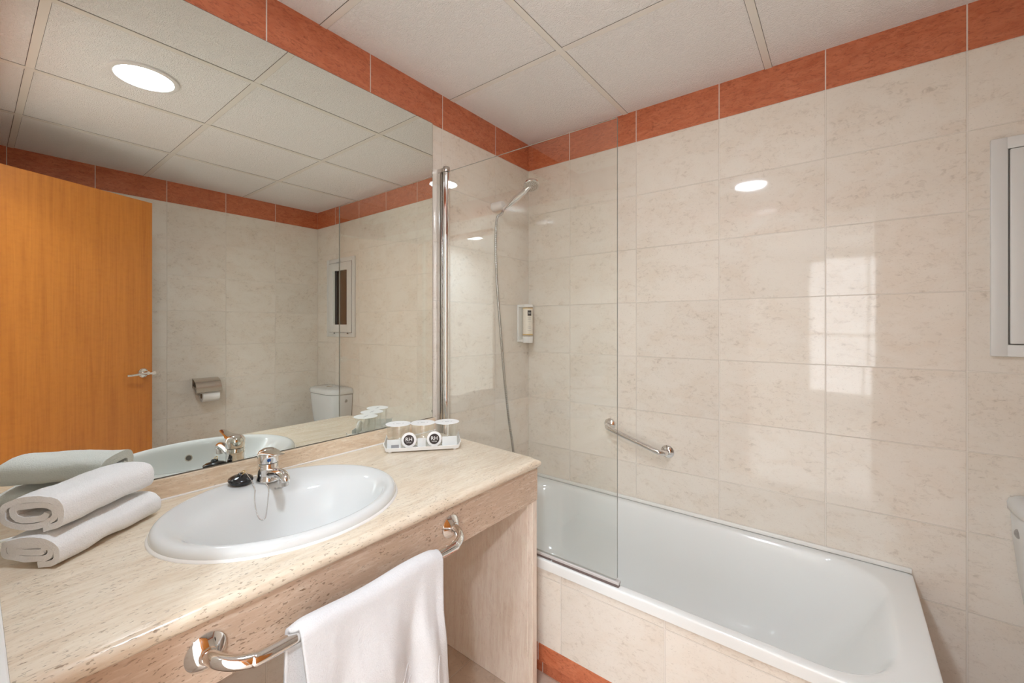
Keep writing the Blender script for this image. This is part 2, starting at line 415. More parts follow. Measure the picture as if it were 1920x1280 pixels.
# dark shadow line between ceiling and bands
# silicone beads
def bead(name, p, r, label=None):
    bm = bmesh.new(); tube(bm, p, r, 8); return struct(name, bm, M['silicone'], smooth=60, label=label)
bm = bmesh.new(); box(bm, 0.03, 1.558, -0.011, -0.0005, 0.431, 0.447, 0.003, 2); struct('trim_%d' % k, bm, M['silicone'], smooth=40, label='white sealing strip between bathtub and wall'); k += 1
bm = bmesh.new(); box(bm, 0.0, 0.592, RY+0.0005, -1.885, 0.0, 0.812, 0.002, 1); struct('trim_%d' % k, bm, M['silicone'], smooth=40, label='white strip beside the near end of the counter'); k += 1
# door casing (bathroom side and opening lining)
bm = bmesh.new()
for x0, x1 in ((DX0-0.008, DX0+0.012), (DX1-0.012, DX1+0.008)):
    box(bm, x0, x1, -2.03, RY-0.014, 0, DZ, 0.002, 1)
box(bm, DX0-0.008, DX1+0.008, -2.03, RY-0.0005, DZ-0.012, DZ+0.008, 0.002, 1)
box(bm, DX0-0.075, DX0-0.008, -2.04, -2.0205, 0, DZ+0.075); box(bm, DX1+0.008, DX1+0.075, -2.04, -2.0205, 0, DZ+0.075); box(bm, DX0-0.008, DX1+0.008, -2.04, -2.0205, DZ+0.008, DZ+0.075)
struct('trim_%d' % k, bm, M['wood'], smooth=30); k += 1

# hallway and bedroom beyond the doorway
HX0, HX1, HY = -0.05, 2.42, -5.2
bm = bmesh.new(); wall_hole(bm, 'x', -T-0.05, HX0, HY, -2.021, 0, CH-0.001); struct('wall_hall_left', bm, M['hall'])
bm = bmesh.new(); wall_hole(bm, 'x', HX1, HX1+T, HY, -2.021, 0, CH-0.001); struct('wall_hall_right', bm, M['hall'])
bm = bmesh.new(); wall_hole(bm, 'y', HY-T, HY, HX0, HX1, 0, CH-0.001, 1.02, 2.2, 0.35, 2.12); struct('wall_hall_end', bm, M['hall'])
w2 = root('window_2', (1.61, HY, 0.35), 'bright curtained bedroom window beyond the doorway', 'window', kind='structure')
bm = bmesh.new()
cols = []
for i in range(61):
    x = 1.025 + 1.17*i/60; y = HY - 0.03 + 0.012*math.sin(i*0.9) + 0.006*math.sin(i*2.3)
    cols.append([Vector((x, y, 0.352)), Vector((x, y, 2.118))])
loft(bm, cols, False, False, closed=False); link('curtain', bm, M['curtain_lit'], w2)
bm = bmesh.new(); box(bm, 1.605, 1.635, HY-0.012, HY-0.004, 0.352, 2.118); box(bm, 1.022, 2.198, HY-0.012, HY-0.004, 1.10, 1.13); link('glazing_bar', bm, M['paint'], w2, smooth=0)

# ------------------------------------------------------------------ downlights
def downlight(name, x, y, label, lm, r=0.112, grp=None):
    z = CH - 0.0028
    t = root(name, (x, y, z), label, 'ceiling light', grp)
    bm = bmesh.new(); lathe(bm, [(r-0.020, 0.0), (r-0.018, -0.006), (r-0.008, -0.0075), (r, -0.004), (r+0.001, 0.0026), (r-0.02, 0.0026)], (x, y, z), (0, 0, 1), 64, cap=False); link('ring', bm, M['lampring'], t)
    bm = bmesh.new(); lathe(bm, [(0.001, -0.0042), (r-0.03, -0.0040), (r-0.0195, -0.0030), (r-0.0195, 0.0)], (x, y, z), (0, 0, 1), 64); link('diffuser', bm, lm, t)
downlight('ceiling_downlight', 0.868, -1.478, 'round bright downlight in the bathroom ceiling, seen in the mirror', M['lamp'])
downlight('ceiling_downlight', 0.80, -2.42, 'round downlight in the hallway ceiling beyond the doorway', M['lamp_hall'])
downlight('ceiling_downlight', 1.95, -2.95, 'added fill downlight in the hallway ceiling, unseen, farther from the bathroom', M['lamp_hall_fill'])  # added fill lamp, unseen; placed so the lintel hides its reflection

# ------------------------------------------------------------------ mirror
t = root('wall_mirror', (0, -1.30, 0.860), 'large frameless mirror filling the wall above the vanity', 'mirror')
bm = bmesh.new(); box(bm, 0.001, 0.0118, RY+0.001, -0.7105, 0.8605, BAND-0.003); link('backing', bm, M['mirror_edge'], t, smooth=0)
bm = bmesh.new(); box(bm, 0.0112, 0.0120, RY+0.0012, -0.7115, 0.8625, BAND-0.0045); link('mirror_glass', bm, M['mirror'], t, smooth=0)

# ------------------------------------------------------------------ vanity
CT = 0.806; BC = (0.303, -1.432); BRX, BRY = 0.232, 0.262
t = root('vanity_counter', (0.29, -1.31, 0), 'travertine washbasin counter with front apron and side panel', 'vanity')
def counter():
    bm = bmesh.new(); cx, cy = BC; th = 0.030
    X0, X1, Y0 = 0.0005, 0.588, -1.8845
    yb, yf = -0.700, -0.742          # right end runs slightly out of square
    base = [Vector((X0, Y0)), Vector((X1, Y0)), Vector((X1, yf)), Vector((X0, yb))]
    angs = set(2*PI*i/144 for i in range(144))
    for p in base: angs.add(math.atan2(p.y-cy, p.x-cx) % (2*PI))
    angs = sorted(angs)
    def outer(ins):
        P = [Vector((X0, Y0)), Vector((X1-ins, Y0)), Vector((X1-ins, yf-ins)), Vector((X0, yb-ins))]
        res = []
        for a in angs:
            d = Vector((math.cos(a), math.sin(a))); best = None
            for i in range(4):
                p, q = P[i], P[(i+1) % 4]; e = q-p
                den = d.x*e.y - d.y*e.x
                if abs(den) < 1e-9: continue
                w_ = Vector((p.x-cx, p.y-cy)); tt = (w_.x*e.y - w_.y*e.x)/den; s_ = (w_.x*d.y - w_.y*d.x)/den
                if tt > 0 and -1e-6 <= s_ <= 1+1e-6 and (best is None or tt < best): best = tt
            res.append(Vector((cx, cy)) + d*best)
        return res
    def lp(P, z): return [Vector((p.x, p.y, z)) for p in P]
    hole = [Vector((cx + 0.205*math.cos(a), cy + 0.236*math.sin(a))) for a in angs]
    loops = [lp(hole, CT), lp(outer(0.016), CT)]
    for i in range(1, 8):
        a = PI*i/8
        loops.append(lp(outer(0.016 - 0.015*math.sin(a)), CT - th/2 + th/2*math.cos(a)))
    loops += [lp(outer(0.016), CT-th), lp(hole, CT-th), lp(hole, CT)]
    loft(bm, loops, False, False); bmesh.ops.remove_doubles(bm, verts=bm.verts, dist=1e-5)
    bmesh.ops.recalc_face_normals(bm, faces=bm.faces)
    return bm
link('countertop', counter(), M['trav'], t, smooth=50)
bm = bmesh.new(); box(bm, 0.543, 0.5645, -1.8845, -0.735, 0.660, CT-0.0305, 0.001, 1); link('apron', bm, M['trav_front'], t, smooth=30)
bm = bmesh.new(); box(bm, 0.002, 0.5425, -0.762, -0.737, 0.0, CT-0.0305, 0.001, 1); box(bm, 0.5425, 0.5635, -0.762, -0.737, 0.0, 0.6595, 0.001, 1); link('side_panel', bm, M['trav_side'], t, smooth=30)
bm = bmesh.new(); box(bm, 0.0005, 0.020, -1.8845, -0.7025, CT+0.0003, 0.8595, 0.0012, 1); link('backsplash', bm, M['trav_bs'], t, smooth=30)
bm = bmesh.new(); tube(bm, [(0.0205, -1.884, CT+0.0012), (0.0205, -0.703, CT+0.0012)], 0.0032, 8); link('silicone_bead', bm, M['silicone'], t)

# ------------------------------------------------------------------ basin
t_basin = root('washbasin', (BC[0], BC[1], CT), 'oval white ceramic washbasin set into the travertine counter', 'washbasin')
rows_b = [(.303, .2345, .2645, CT+.0005), (.303, .2350, .2650, CT+.008), (.303, .2320, .2620, CT+.016), (.303, .2260, .2560, CT+.0215), (.303, .2180, .2480, CT+.0230),
          (.305, .2110, .2400, CT+.0215), (.313, .1970, .2310, CT+.0185), (.328, .1760, .2230, CT+.0145), (.341, .1590, .2160, CT+.009), (.348, .1480, .2070, CT-.003), (.352, .1390, .1960, CT-.024),
          (.354, .1290, .1800, CT-.052), (.354, .1150, .1580, CT-.082), (.354, .0950, .1280, CT-.108), (.353, .0680, .0880, CT-.126), (.352, .0400, .0450, CT-.135), (.352, .0240, .0240, CT-.139)]
loops = [ell(cx, BC[1], rx, ry, z, 96) for cx, rx, ry, z in rows_b]
bm = bmesh.new(); loft(bm, loops, False, True)
# underside shell
under = [ell(cx, BC[1], rx+0.008, ry+0.008, z-0.008, 96) for cx, rx, ry, z in rows_b[10:]]
loft(bm, under, False, True)
basin_bvh = BVHTree.FromBMesh(bm)
def basin_z(x, y):
    h = basin_bvh.ray_cast(Vector((x, y, 1.0)), Vector((0, 0, -1)))
    return h[0].z if h[0] is not None else CT
basin_o = link('bowl', bm, M['ceramic'], t_basin, smooth=60)
sub = basin_o.modifiers.new('sub', 'SUBSURF'); sub.levels = 1; sub.render_levels = 1
bm = bmesh.new(); n = 96
L1 = ell(BC[0], BC[1], .2385, .2690, CT+.0002, n); L2 = ell(BC[0], BC[1], .2375, .2680, CT+.003, n); L3 = ell(BC[0], BC[1], .2335, .2635, CT+.0055, n)
loft(bm, [L1, L2, L3], False, False); link('silicone_ring', bm, M['silicone'], t_basin, smooth=60)
bm = bmesh.new(); lathe(bm, [(0.0, 0.002), (0.012, 0.0022), (0.021, 0.0015), (0.0235, -0.0005)], (.352, BC[1], CT-.1385), seg=32); link('drain', bm, M['chrome'], t_basin)
# overflow hole in the front wall of the bowl
def on_basin(x, y):
    z = basin_z(x, y); e = 0.004
    nrm = Vector((basin_z(x-e, y)-basin_z(x+e, y), basin_z(x, y-e)-basin_z(x, y+e), 2*e)).normalized()
    return Vector((x, y, z)), nrm
p, nr = on_basin(0.489, -1.432)
bm = bmesh.new(); lathe(bm, [(0.0115, -0.0005), (0.0115, 0.0012), (0.0085, 0.0012)], p, nr, 32, cap=False); link('overflow_ring', bm, M['chrome'], t_basin)
bm = bmesh.new(); lathe(bm, [(0.0, 0.0006), (0.0086, 0.0006), (0.0086, -0.0005)], p, nr, 32); link('overflow_hole', bm, M['gap'], t_basin)
p, nr = on_basin(0.186, -1.405)
Mx = face_mat(p + nr*0.0004, (0.12, 1, 0), (-1, 0.12, 0.35)); Mx = face_mat(p + nr*0.0006, Vector((0.05, 1, 0)), nr.cross(Vector((0.05, 1, 0))))
bm = text_bm('Roca', 0.011, Mx, 0.0001); link('maker_mark', bm, M['grey_print'], t_basin, smooth=0)

# ------------------------------------------------------------------ faucet
FX, FY = 0.128, -1.408; FZ = basin_z(FX, FY)
t = root('basin_faucet', (FX, FY, FZ), 'chrome single lever faucet on the washbasin with a blue dot', 'faucet')
SD = Vector((1.0, -0.06, 0)).normalized()
bm = bmesh.new()
lathe(bm, [(0.0295, 0.0), (0.030, 0.002), (0.0285, 0.006), (0.0265, 0.013), (0.0255, 0.028), (0.0255, 0.046), (0.0245, 0.048)], (FX, FY, FZ), seg=48); link('body', bm, M['chrome'], t, smooth=50)
bm = bmesh.new(); P0 = Vector((FX, FY, FZ+0.017))
pts = [P0 + SD*0.008 + Vector((0, 0, 0.0)), P0 + SD*0.035 + Vector((0, 0, 0.009)), P0 + SD*0.065 + Vector((0, 0, 0.017)), P0 + SD*0.095 + Vector((0, 0, 0.021)), P0 + SD*0.112 + Vector((0, 0, 0.018)), P0 + SD*0.120 + Vector((0, 0, 0.012)), P0 + SD*0.1215 + Vector((0, 0, 0.006))]
sp_ = smooth_path(pts, 5); tube(bm, sp_, [0.0140 - 0.0040*i/(len(sp_)-1) for i in range(len(sp_))], 20); link('spout', bm, M['chrome'], t, smooth=60)
bm = bmesh.new(); c = P0 + SD*0.109; lathe(bm, [(0.0105, 0.010), (0.0108, -0.006), (0.0085, -0.006), (0.0080, -0.003)], c, seg=24); link('aerator', bm, M['steel'], t)
bm = bmesh.new(); lathe(bm, [(0.0235, 0.0485), (0.0258, 0.050), (0.0262, 0.068), (0.0255, 0.074), (0.022, 0.081), (0.013, 0.0865), (0.001, 0.088)], (FX, FY, FZ), seg=48)
H0 = Vector((FX, FY, FZ)); perp = Vector((-SD.y, SD.x, 0)); loops = []
for s_, w_, zc, hh in ((0.000, 0.0245, 0.076, 0.008), (0.022, 0.0225, 0.079, 0.0065), (0.045, 0.0155, 0.081, 0.0042), (0.068, 0.0125, 0.0835, 0.003), (0.088, 0.0105, 0.0875, 0.0025), (0.096, 0.006, 0.0895, 0.0015)):
    loops.append([H0 + SD*s_ + perp*(w_*math.cos(2*PI*i/20)) + Vector((0, 0, zc + hh*math.sin(2*PI*i/20))) for i in range(20)])
loft(bm, loops); link('lever', bm, M['chrome'], t, smooth=50)
dd = Vector((0.93, -0.30, 0)).normalized()
bm = bmesh.new(); lathe(bm, [(0.0045, 0.0), (0.0045, 0.0012), (0.0001, 0.0014)], H0 + dd*0.0257 + Vector((0, 0, 0.060)), dd, 20); link('cold_dot', bm, M['blue'], t)

# plug and chain
PX, PY = 0.108, -1.469; PZ = max(basin_z(PX+a*0.024, PY+b*0.024) for a in (-1, 0, 1) for b in (-1, 0, 1))
t = root('basin_plug', (PX, PY, PZ), 'black rubber basin plug resting on the rim beside the faucet', 'plug')
bm = bmesh.new(); lathe(bm, [(0.0, 0.0), (0.024, 0.0005), (0.0275, 0.004), (0.0295, 0.0085), (0.0285, 0.012), (0.021, 0.0165), (0.010, 0.019), (0.0085, 0.023), (0.006, 0.0255), (0.0, 0.026)], (PX, PY, PZ), (0.12, 0, 1), 40); link('stopper', bm, M['black'], t, smooth=50)
RC = Vector((PX+0.004, PY+0.004, PZ+0.0265)); bm = bmesh.new()
tube(bm, [RC + Vector((0.0075*math.cos(a), 0.0045*math.sin(a), 0.0045*math.sin(a))) for a in [2*PI*i/24 for i in range(25)]], 0.0011, 8, cap=False); link('ring', bm, M['gold'], t)
way = [(PX+0.012, PY+0.010), (PX+0.032, PY+0.018), (PX+0.062, PY+0.012), (PX+0.090, PY+0.000), (PX+0.108, PY-0.003), (PX+0.1165, PY+0.002), (PX+0.116, PY+0.014), (PX+0.105, PY+0.024), (PX+0.075, PY+0.040), (PX+0.046, PY+0.045), (PX+0.028, PY+0.040)]
sp = smooth_path([Vector((a, b, 0)) for a, b in way], 40)
zf = lambda q: basin_z(q.x, q.y) + 0.0020
pts = []; last = None
for q in sp:
    q = Vector((q.x, q.y, zf(q)))
    if last is None or (q-last).length > 0.0029: pts.append(q); last = q
pts[0].z = RC.z-0.003
for i in range(1, 8): pts[i].z = max(pts[i].z, pts[0].z*(1-i/8) + pts[8].z*(i/8))
bm = bmesh.new()
for q in pts: bmesh.ops.create_icosphere(bm, subdivisions=1, radius=0.0019, matrix=Matrix.Translation(q))
tube(bm, pts, 0.0006, 5)
link('ball_chain', bm, M['chrome'], t, smooth=60)

# ------------------------------------------------------------------ tray with tumblers and soaps
TD = Vector((0.654, 0.759, 0)).normalized(); TN = Vector((TD.y, -TD.x, 0))   # TN points to the camera side
TC = Vector((0.1735, -0.900, CT))
def TP(s, d, z): return TC + TD*s + TN*d + Vector((0, 0, z))
t = root('amenity_tray', TC, 'small white tray holding three lidded tumblers and two round soaps', 'tray')
bm = bmesh.new()
def traysec(s, lift):
    return [TP(s, 0.0535, 0.0045+lift), TP(s, 0.0560, 0.0165+lift), TP(s, 0.0545, 0.0175+lift), TP(s, 0.0515, 0.011+lift), TP(s, -0.0515, 0.011+lift), TP(s, -0.0545, 0.0175+lift), TP(s, -0.0560, 0.0165+lift), TP(s, -0.0535, 0.0045+lift)]
secs = [(-0.1335, 0.020), (-0.1315, 0.0205), (-0.128, 0.008), (-0.124, 0.001), (-0.118, 0.0), (0.118, 0.0), (0.124, 0.001), (0.128, 0.008), (0.1315, 0.0205), (0.1335, 0.020)]
loft(bm, [[p - Vector((0, 0, 0)) for p in traysec(s, l)] for s, l in secs])
bmesh.ops.recalc_face_normals(bm, faces=bm.faces); link('tray_body', bm, M['white'], t, smooth=40)
for s in (-0.112, 0.112):
    for d in (-0.040, 0.044):
        bm = bmesh.new(); q = TP(s, d, 0); lathe(bm, [(0.006, 0.0), (0.006, 0.0050)], q, seg=14); link('foot', bm, M['white'], t)
def tumbler(s, label):
    b = TP(s, -0.004, 0.0112)
    t = root('glass_tumbler', b, label, 'tumbler', 'lidded tumblers on the tray')
    bm = bmesh.new(); lathe(bm, [(0.0, 0.0), (0.0335, 0.0), (0.0355, 0.002), (0.0415, 0.076), (0.0405, 0.0762), (0.0345, 0.006), (0.0, 0.005)], b, seg=48, cap=False); link('glass_body', bm, M['tumbler'], t, smooth=50)
    bm = bmesh.new(); lathe(bm, [(0.0, 0.0764), (0.0445, 0.0764), (0.0450, 0.0770), (0.0445, 0.0776), (0.0, 0.0776)], b, seg=48, cap=False); lid = link('paper_lid', bm, M['paper'], t, smooth=40)
    bm = text_bm('RH', 0.011, face_mat(b + Vector((0, 0, 0.0779)), (0.55, 0.83, 0), (-0.83, 0.55, 0)), 0.0001)
    for q in (-1, 1):
        c = b + Vector((0.55, 0.83, 0))*0.0165*q; box(bm, c.x-0.0012, c.x+0.0012, c.y-0.003, c.y+0.003, c.z+0.0777, c.z+0.0779)
    link('lid_print', bm, M['grey_print'], lid, smooth=0)
tumbler(-0.0865, 'lidded glass tumbler at the end of the tray nearest the mirror')
tumbler(0.0, 'middle one of the three lidded glass tumblers on the tray')
tumbler(0.0865, 'lidded glass tumbler at the end of the tray nearest the shower screen')
def soap(s, label):
    c = TP(s, 0.0435, 0.0122); tilt = 0.20
    up = (Vector((0, 0, 1))*math.cos(tilt) - TN*math.sin(tilt)).normalized(); nn = (TN*math.cos(tilt) + Vector((0, 0, 1))*math.sin(tilt)).normalized()
    r = 0.0262; cc = c + up*r - TN*0.002
    t = root('round_soap', c, label, 'soap', 'wrapped round soaps on the tray')
    bm = bmesh.new(); lathe(bm, [(0.0, -0.0075), (r-0.003, -0.0075), (r, -0.004), (r, 0.001), (r-0.003, 0.0035), (0.0, 0.004)], cc, nn, 44); link('wrapped_soap', bm, M['paper'], t, smooth=40)
    bm = bmesh.new(); lathe(bm, [(0.0180, 0.0038), (0.0180, 0.0044), (0.0, 0.0044)], cc, nn, 40, cap=False); lb = link('round_label', bm, M['dark'], t, smooth=40)
    rt = TD
    bm = text_bm('RH', 0.0185, face_mat(cc + nn*0.0047 + up*0.002, rt, up), 0.0001)
    bb = text_bm('HOTELES', 0.0042, face_mat(cc + nn*0.0047 - up*0.0085, rt, up), 0.0001)
    me = bpy.data.meshes.new('x'); bb.to_mesh(me); bm.from_mesh(me); bb.free(); bpy.data.meshes.remove(me)
    link('label_print', bm, M['white'], lb, smooth=0)
soap(-0.0480, 'round white soap with a dark RH label, nearer the mirror')
soap(0.0400, 'round white soap with a dark RH label, nearer the shower screen')
def sachet(s0, s1, h, d, label, gl):
    c = TP((s0+s1)/2, d, 0.0118)
    t = root('sachet', c, label, 'sachet', 'flat sachets standing in the tray')
    bm = bmesh.new(); L = []
    for i in range(9):
        a = i/8; s = s0+(s1-s0)*a; b = 0.0022*math.sin(PI*a)+0.0004
        L.append([TP(s, d+b, 0.0122), TP(s, d+b*1.3, 0.0122+h*0.5), TP(s, d+b*0.4, 0.0122+h), TP(s, d-b*0.4, 0.0122+h), TP(s, d-b*1.3, 0.0122+h*0.5), TP(s, d-b, 0.0122)])
    loft(bm, L); bmesh.ops.recalc_face_normals(bm, faces=bm.faces); link('wrapper', bm, M['sachet'], t, smooth=50)
    if gl:
        bm = bmesh.new(); q = []
        for i in range(2):
            s = (s0+0.014, s1-0.006)[i]; q.append([TP(s, d+0.0034, 0.0135), TP(s, d+0.0036, 0.0245), TP(s, d+0.0030, 0.0245), TP(s, d+0.0028, 0.0135)])
        loft(bm, q); bmesh.ops.recalc_face_normals(bm, faces=bm.faces); link('grey_label', bm, M['grey_print'], t, smooth=0)
sachet(-0.122, -0.076, 0.030, 0.0375, 'pale sachet with a grey label at the mirror end of the tray', True)
sachet(-0.018, 0.010, 0.032, 0.0395, 'plain pale sachet between the two round soaps', False)
sachet(0.068, 0.120, 0.033, 0.0380, 'plain pale sachet at the shower end of the tray', False)

# ------------------------------------------------------------------ folded towels on the counter
def folded_towel(z0, H, Wd, L, org, ax_dir, label, seed, turns=2.3):
    """a flattened roll: layered spiral cross-section swept along its length"""
    A = Vector((*ax_dir, 0)).normalized(); V = Vector((-A.y, A.x, 0))     # V points towards the mirror/near wall
    rnd = random.Random(seed); th = 0.0108; pitch = 0.0118
    N = 150; sp = []
    for i in range(N+1):
        a = i/N*turns*2*PI; k = a/(2*PI)
        hw = Wd/2 - th/2 - pitch*k*1.05; hh = H/2 - th/2 - pitch*k*0.98
        hh = max(hh, 0.0015); c, s = math.cos(a-PI*0.45), math.sin(a-PI*0.45); e = 2/3.3
        x = hw*math.copysign(abs(c)**e, c); z = hh*math.copysign(abs(s)**e, s)
        j = noise.noise(Vector((a*0.8, seed*3.1, 0)))*0.0055
        sp.append((x + j*0.8, z + j))
    def ring(s, f):
        """cross-section outline at axial position s (0..1)"""
        out_l, out_r = [], []
        for i, (x, z) in enumerate(sp):
            x0, z0_ = sp[max(i-1, 0)]; x1, z1 = sp[min(i+1, N)]
            tx, tz = x1-x0, z1-z0_; l = math.hypot(tx, tz) or 1; nx, nz = -tz/l, tx/l
            dj = noise.noise(Vector((x*22, z*22+seed, s*4.0)))*0.0050 + noise.noise(Vector((x*160, z*160+seed, s*40.0)))*0.0007
            zz = z + dj - 0.004*abs(2*s-1)**3*max(0, z/(H/2)); xx = x
            tt = th*(0.5 + 0.05*noise.noise(Vector((i*0.2, s*5, seed))))
            for sg, lst in ((1, out_l), (-1, out_r)):
                px, pz = xx+nx*tt*sg, max(zz+nz*tt*sg, -H/2+0.0003)
                lst.append((px, pz))
        return out_l, out_r
    K = 26; bm = bmesh.new(); rows = []
    for k in range(K+1):
        s = k/K; l_, r_ = ring(s, 1)
        pts = []
        for (x, z) in l_ + list(reversed(r_)):
            v = Wd/2 - x * 1.0
            sh = (noise.noise(Vector((x*30, z*30, seed)))*0.004) if k in (0, K) else 0
            p = Vector(org) + A*(L*s + sh) + V*v + Vector((0, 0, z0 + H/2 + z))
            p += V*0.004*math.sin(s*PI)*rnd.random()*0
            pts.append(p)
        rows.append([bm.verts.new(p) for p in pts])
    n = len(rows[0]); h = N+1
    for a, b in zip(rows, rows[1:]):
        for i in range(n):
            j = (i+1) % n; bm.faces.new((a[i], a[j], b[j], b[i]))
    for R in (rows[0], rows[-1]):
        for i in range(N): bm.faces.new((R[i], R[i+1], R[n-2-i], R[n-1-i]))
    bmesh.ops.recalc_face_normals(bm, faces=bm.faces)
    o = link('folded_towel', bm, M['towel'], base=(org[0], org[1], z0), smooth=70)
    setp(o, label, 'towel', 'folded white towels on the counter')
    return o
folded_towel(CT+0.0005, 0.062, 0.122, 0.222, (0.258, -1.812, 0), (-0.61, 0.79), 'folded white towel lying on the counter, lower of the two', 1)
folded_towel(CT+0.0610, 0.074, 0.121, 0.208, (0.250, -1.806, 0), (-0.65, 0.76), 'folded white towel on top of the other one on the counter', 5, 2.2)

# ------------------------------------------------------------------ towel bar with hanging towel
BX, BZ = 0.629, 0.708
t = root('towel_bar', (0.5648, -1.41, 0.722), 'curved chrome towel bar on the front of the vanity counter', 'towel bar')
bm = bmesh.new()
YL, YR = -1.681, -1.139
P = [(0.5655, YL, 0.722), (0.582, YL+0.001, 0.7215), (0.600, YL+0.008, 0.718), (0.615, YL+0.024, 0.713), (0.625, YL+0.046, 0.7095), (BX, YL+0.075, BZ)]
Q = [(BX, YR-0.070, BZ), (0.626, YR-0.040, 0.7095), (0.617, YR-0.019, 0.713), (0.602, YR-0.006, 0.718), (0.584, YR-0.001, 0.7215), (0.5655, YR, 0.722)]
tube(bm, smooth_path(P + [(BX, -1.41, BZ)] + Q, 8), 0.0112, 24); link('bar', bm, M['chrome'], t, smooth=60)
for y in (YL, YR):
    bm = bmesh.new(); lathe(bm, [(0.0290, 0.0), (0.0295, 0.003), (0.0275, 0.005), (0.016, 0.0135), (0.0135, 0.0145), (0.0125, 0.018)], (0.5650, y, 0.722), (1, 0, 0), 40); link('flange', bm, M['chrome'], t, smooth=30)

def drape(u, v):
    """u 0..1 left to right, v -1..1 from the back hem over the bar to the front hem"""
    rb = 0.0165; rnd = noise.noise
    yl, yr = -1.577, -1.252
    Lf, Lb = 0.40, 0.34; arc = PI*rb
    s = v*(Lf + arc/2) if v > 0 else v*(Lb + arc/2)
    if abs(s) < arc/2:
        a = s/rb; x = BX + rb*math.sin(a); z = BZ + 0.002 + rb*math.cos(a); d = 0; nrm = Vector((math.sin(a), 0, math.cos(a)))
    else:
        d = abs(s) - arc/2; sg = 1 if s > 0 else -1
        x = BX + sg*rb; z = BZ + 0.002 - d; nrm = Vector((sg, 0, 0))
    if v > 0:
        yL = yl + 0.012 + 0.070*min(d, 0.5); yR = yr + 0.010 - 0.012*min(d/0.1, 1) + 0.10*max(0, d-0.13)
    else:
        yL = yl; yR = yr + 0.012
    y = yL + (yR-yL)*u
    g = min(d/0.14, 1.0)
    fold = 0.0090*math.sin(u*13 + 0.9 + d*5) + 0.0030*math.sin(u*23 + 1.7 - d*9)*min(1, d*5)
    fold += 0.010*math.exp(-((u-0.82)/0.05)**2) - 0.008*math.exp(-((u-0.93)/0.04)**2)
    fold += 0.009*rnd(Vector((u*5, d*5, 2.0))) + 0.0022*rnd(Vector((u*18, d*13, 5.0)))
    if v > 0: x += g*(fold + 0.010) + 0.02*d
    else: x += -g*(0.5*fold + 0.006)
    z += 0.0025*math.sin(u*9+1)*(1 if abs(s) < arc/2 else max(0, 1-d*20)) - (0.005*math.exp(-(u/0.04)**2) + 0.006*math.exp(-((1-u)/0.05)**2))
    return Vector((x, y, z))
bm = bmesh.new(); NU, NV = 110, 120; rows = []
for j in range(NV+1):
    v = -1 + 2*j/NV
    rows.append([drape(i/NU, v) for i in range(NU+1)])
loft(bm, rows, False, False, closed=False); bmesh.ops.recalc_face_normals(bm, faces=bm.faces)
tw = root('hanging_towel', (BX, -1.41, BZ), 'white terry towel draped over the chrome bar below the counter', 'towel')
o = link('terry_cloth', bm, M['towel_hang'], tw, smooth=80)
md = o.modifiers.new('thick', 'SOLIDIFY'); md.thickness = 0.0085; md.offset = 0.0
# woven emblem near the front hem: rounded square with slanting bars beside a curved line
bm = bmesh.new()
def emb(pts, r=0.0020):
    q = []
    for a, b in pts:
        p = drape(a, b); p2 = drape(a+0.004, b); p3 = drape(a, b+0.004); nn = (p2-p).cross(p3-p).normalized()
        if nn.x < 0: nn = -nn
        q.append(p + nn*0.0036)
    tube(bm, q, r, 6)
def seg(a, b, n=10): return [(a[0]+(b[0]-a[0])*i/n, a[1]+(b[1]-a[1])*i/n) for i in range(n+1)]
emb(seg((0.56, 0.55), (0.56, 0.86))); emb(seg((0.56, 0.55), (0.70, 0.485))); emb(seg((0.70, 0.485), (0.72, 0.52)))
for q in range(4): emb(seg((0.585, 0.62+0.06*q), (0.72, 0.555+0.06*q)), 0.0018)
emb([(0.90-0.035*math.cos(a), 0.66-0.15*math.sin(a)) for a in [PI*0.5-PI*i/20 for i in range(21)]], 0.0018)
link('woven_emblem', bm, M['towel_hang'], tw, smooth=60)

# ------------------------------------------------------------------ bathtub
t = root('bathtub', (0.78, -0.34, 0), 'white enamelled bathtub along the far wall', 'bathtub')
R = 0.43; bm = bmesh.new(); n = 14
L = [rrect(.004, 1.560, -.6800, -.0015, .008, R-.034, n), rrect(.0035, 1.5605, -.6805, -.0012, .010, R-.010, n), rrect(.004, 1.560, -.6800, -.0015, .012, R-.003, n), rrect(.007, 1.557, -.677, -.0045, .014, R, n),
     rrect(.055, 1.500, -.657, -.030, .150, R+.0005, n), rrect(.064, 1.490, -.649, -.038, .160, R-.002, n), rrect(.072, 1.479, -.641, -.046, .168, R-.012, n), rrect(.082, 1.462, -.634, -.054, .175, R-.045, n),
     rrect(.100, 1.425, -.622, -.066, .180, R-.120, n), rrect(.118, 1.365, -.608, -.080, .180, R-.210, n), rrect(.140, 1.300, -.590, -.098, .175, R-.285, n), rrect(.170, 1.240, -.562, -.126, .160, R-.330, n),
     rrect(.225, 1.180, -.515, -.172, .130, R-.352, n), rrect(.300, 1.100, -.450, -.240, .080, R-.360, n)]
loft(bm, L, False, True); o = link('tub_shell', bm, M['enamel'], t, smooth=60)
md = o.modifiers.new('sub', 'SUBSURF'); md.levels = 1; md.render_levels = 2
bm = bmesh.new(); lathe(bm, [(0.0, 0.003), (0.022, 0.003), (0.028, 0.0)], (0.36, -0.345, R-.3595), seg=32); link('drain', bm, M['chrome'], t)
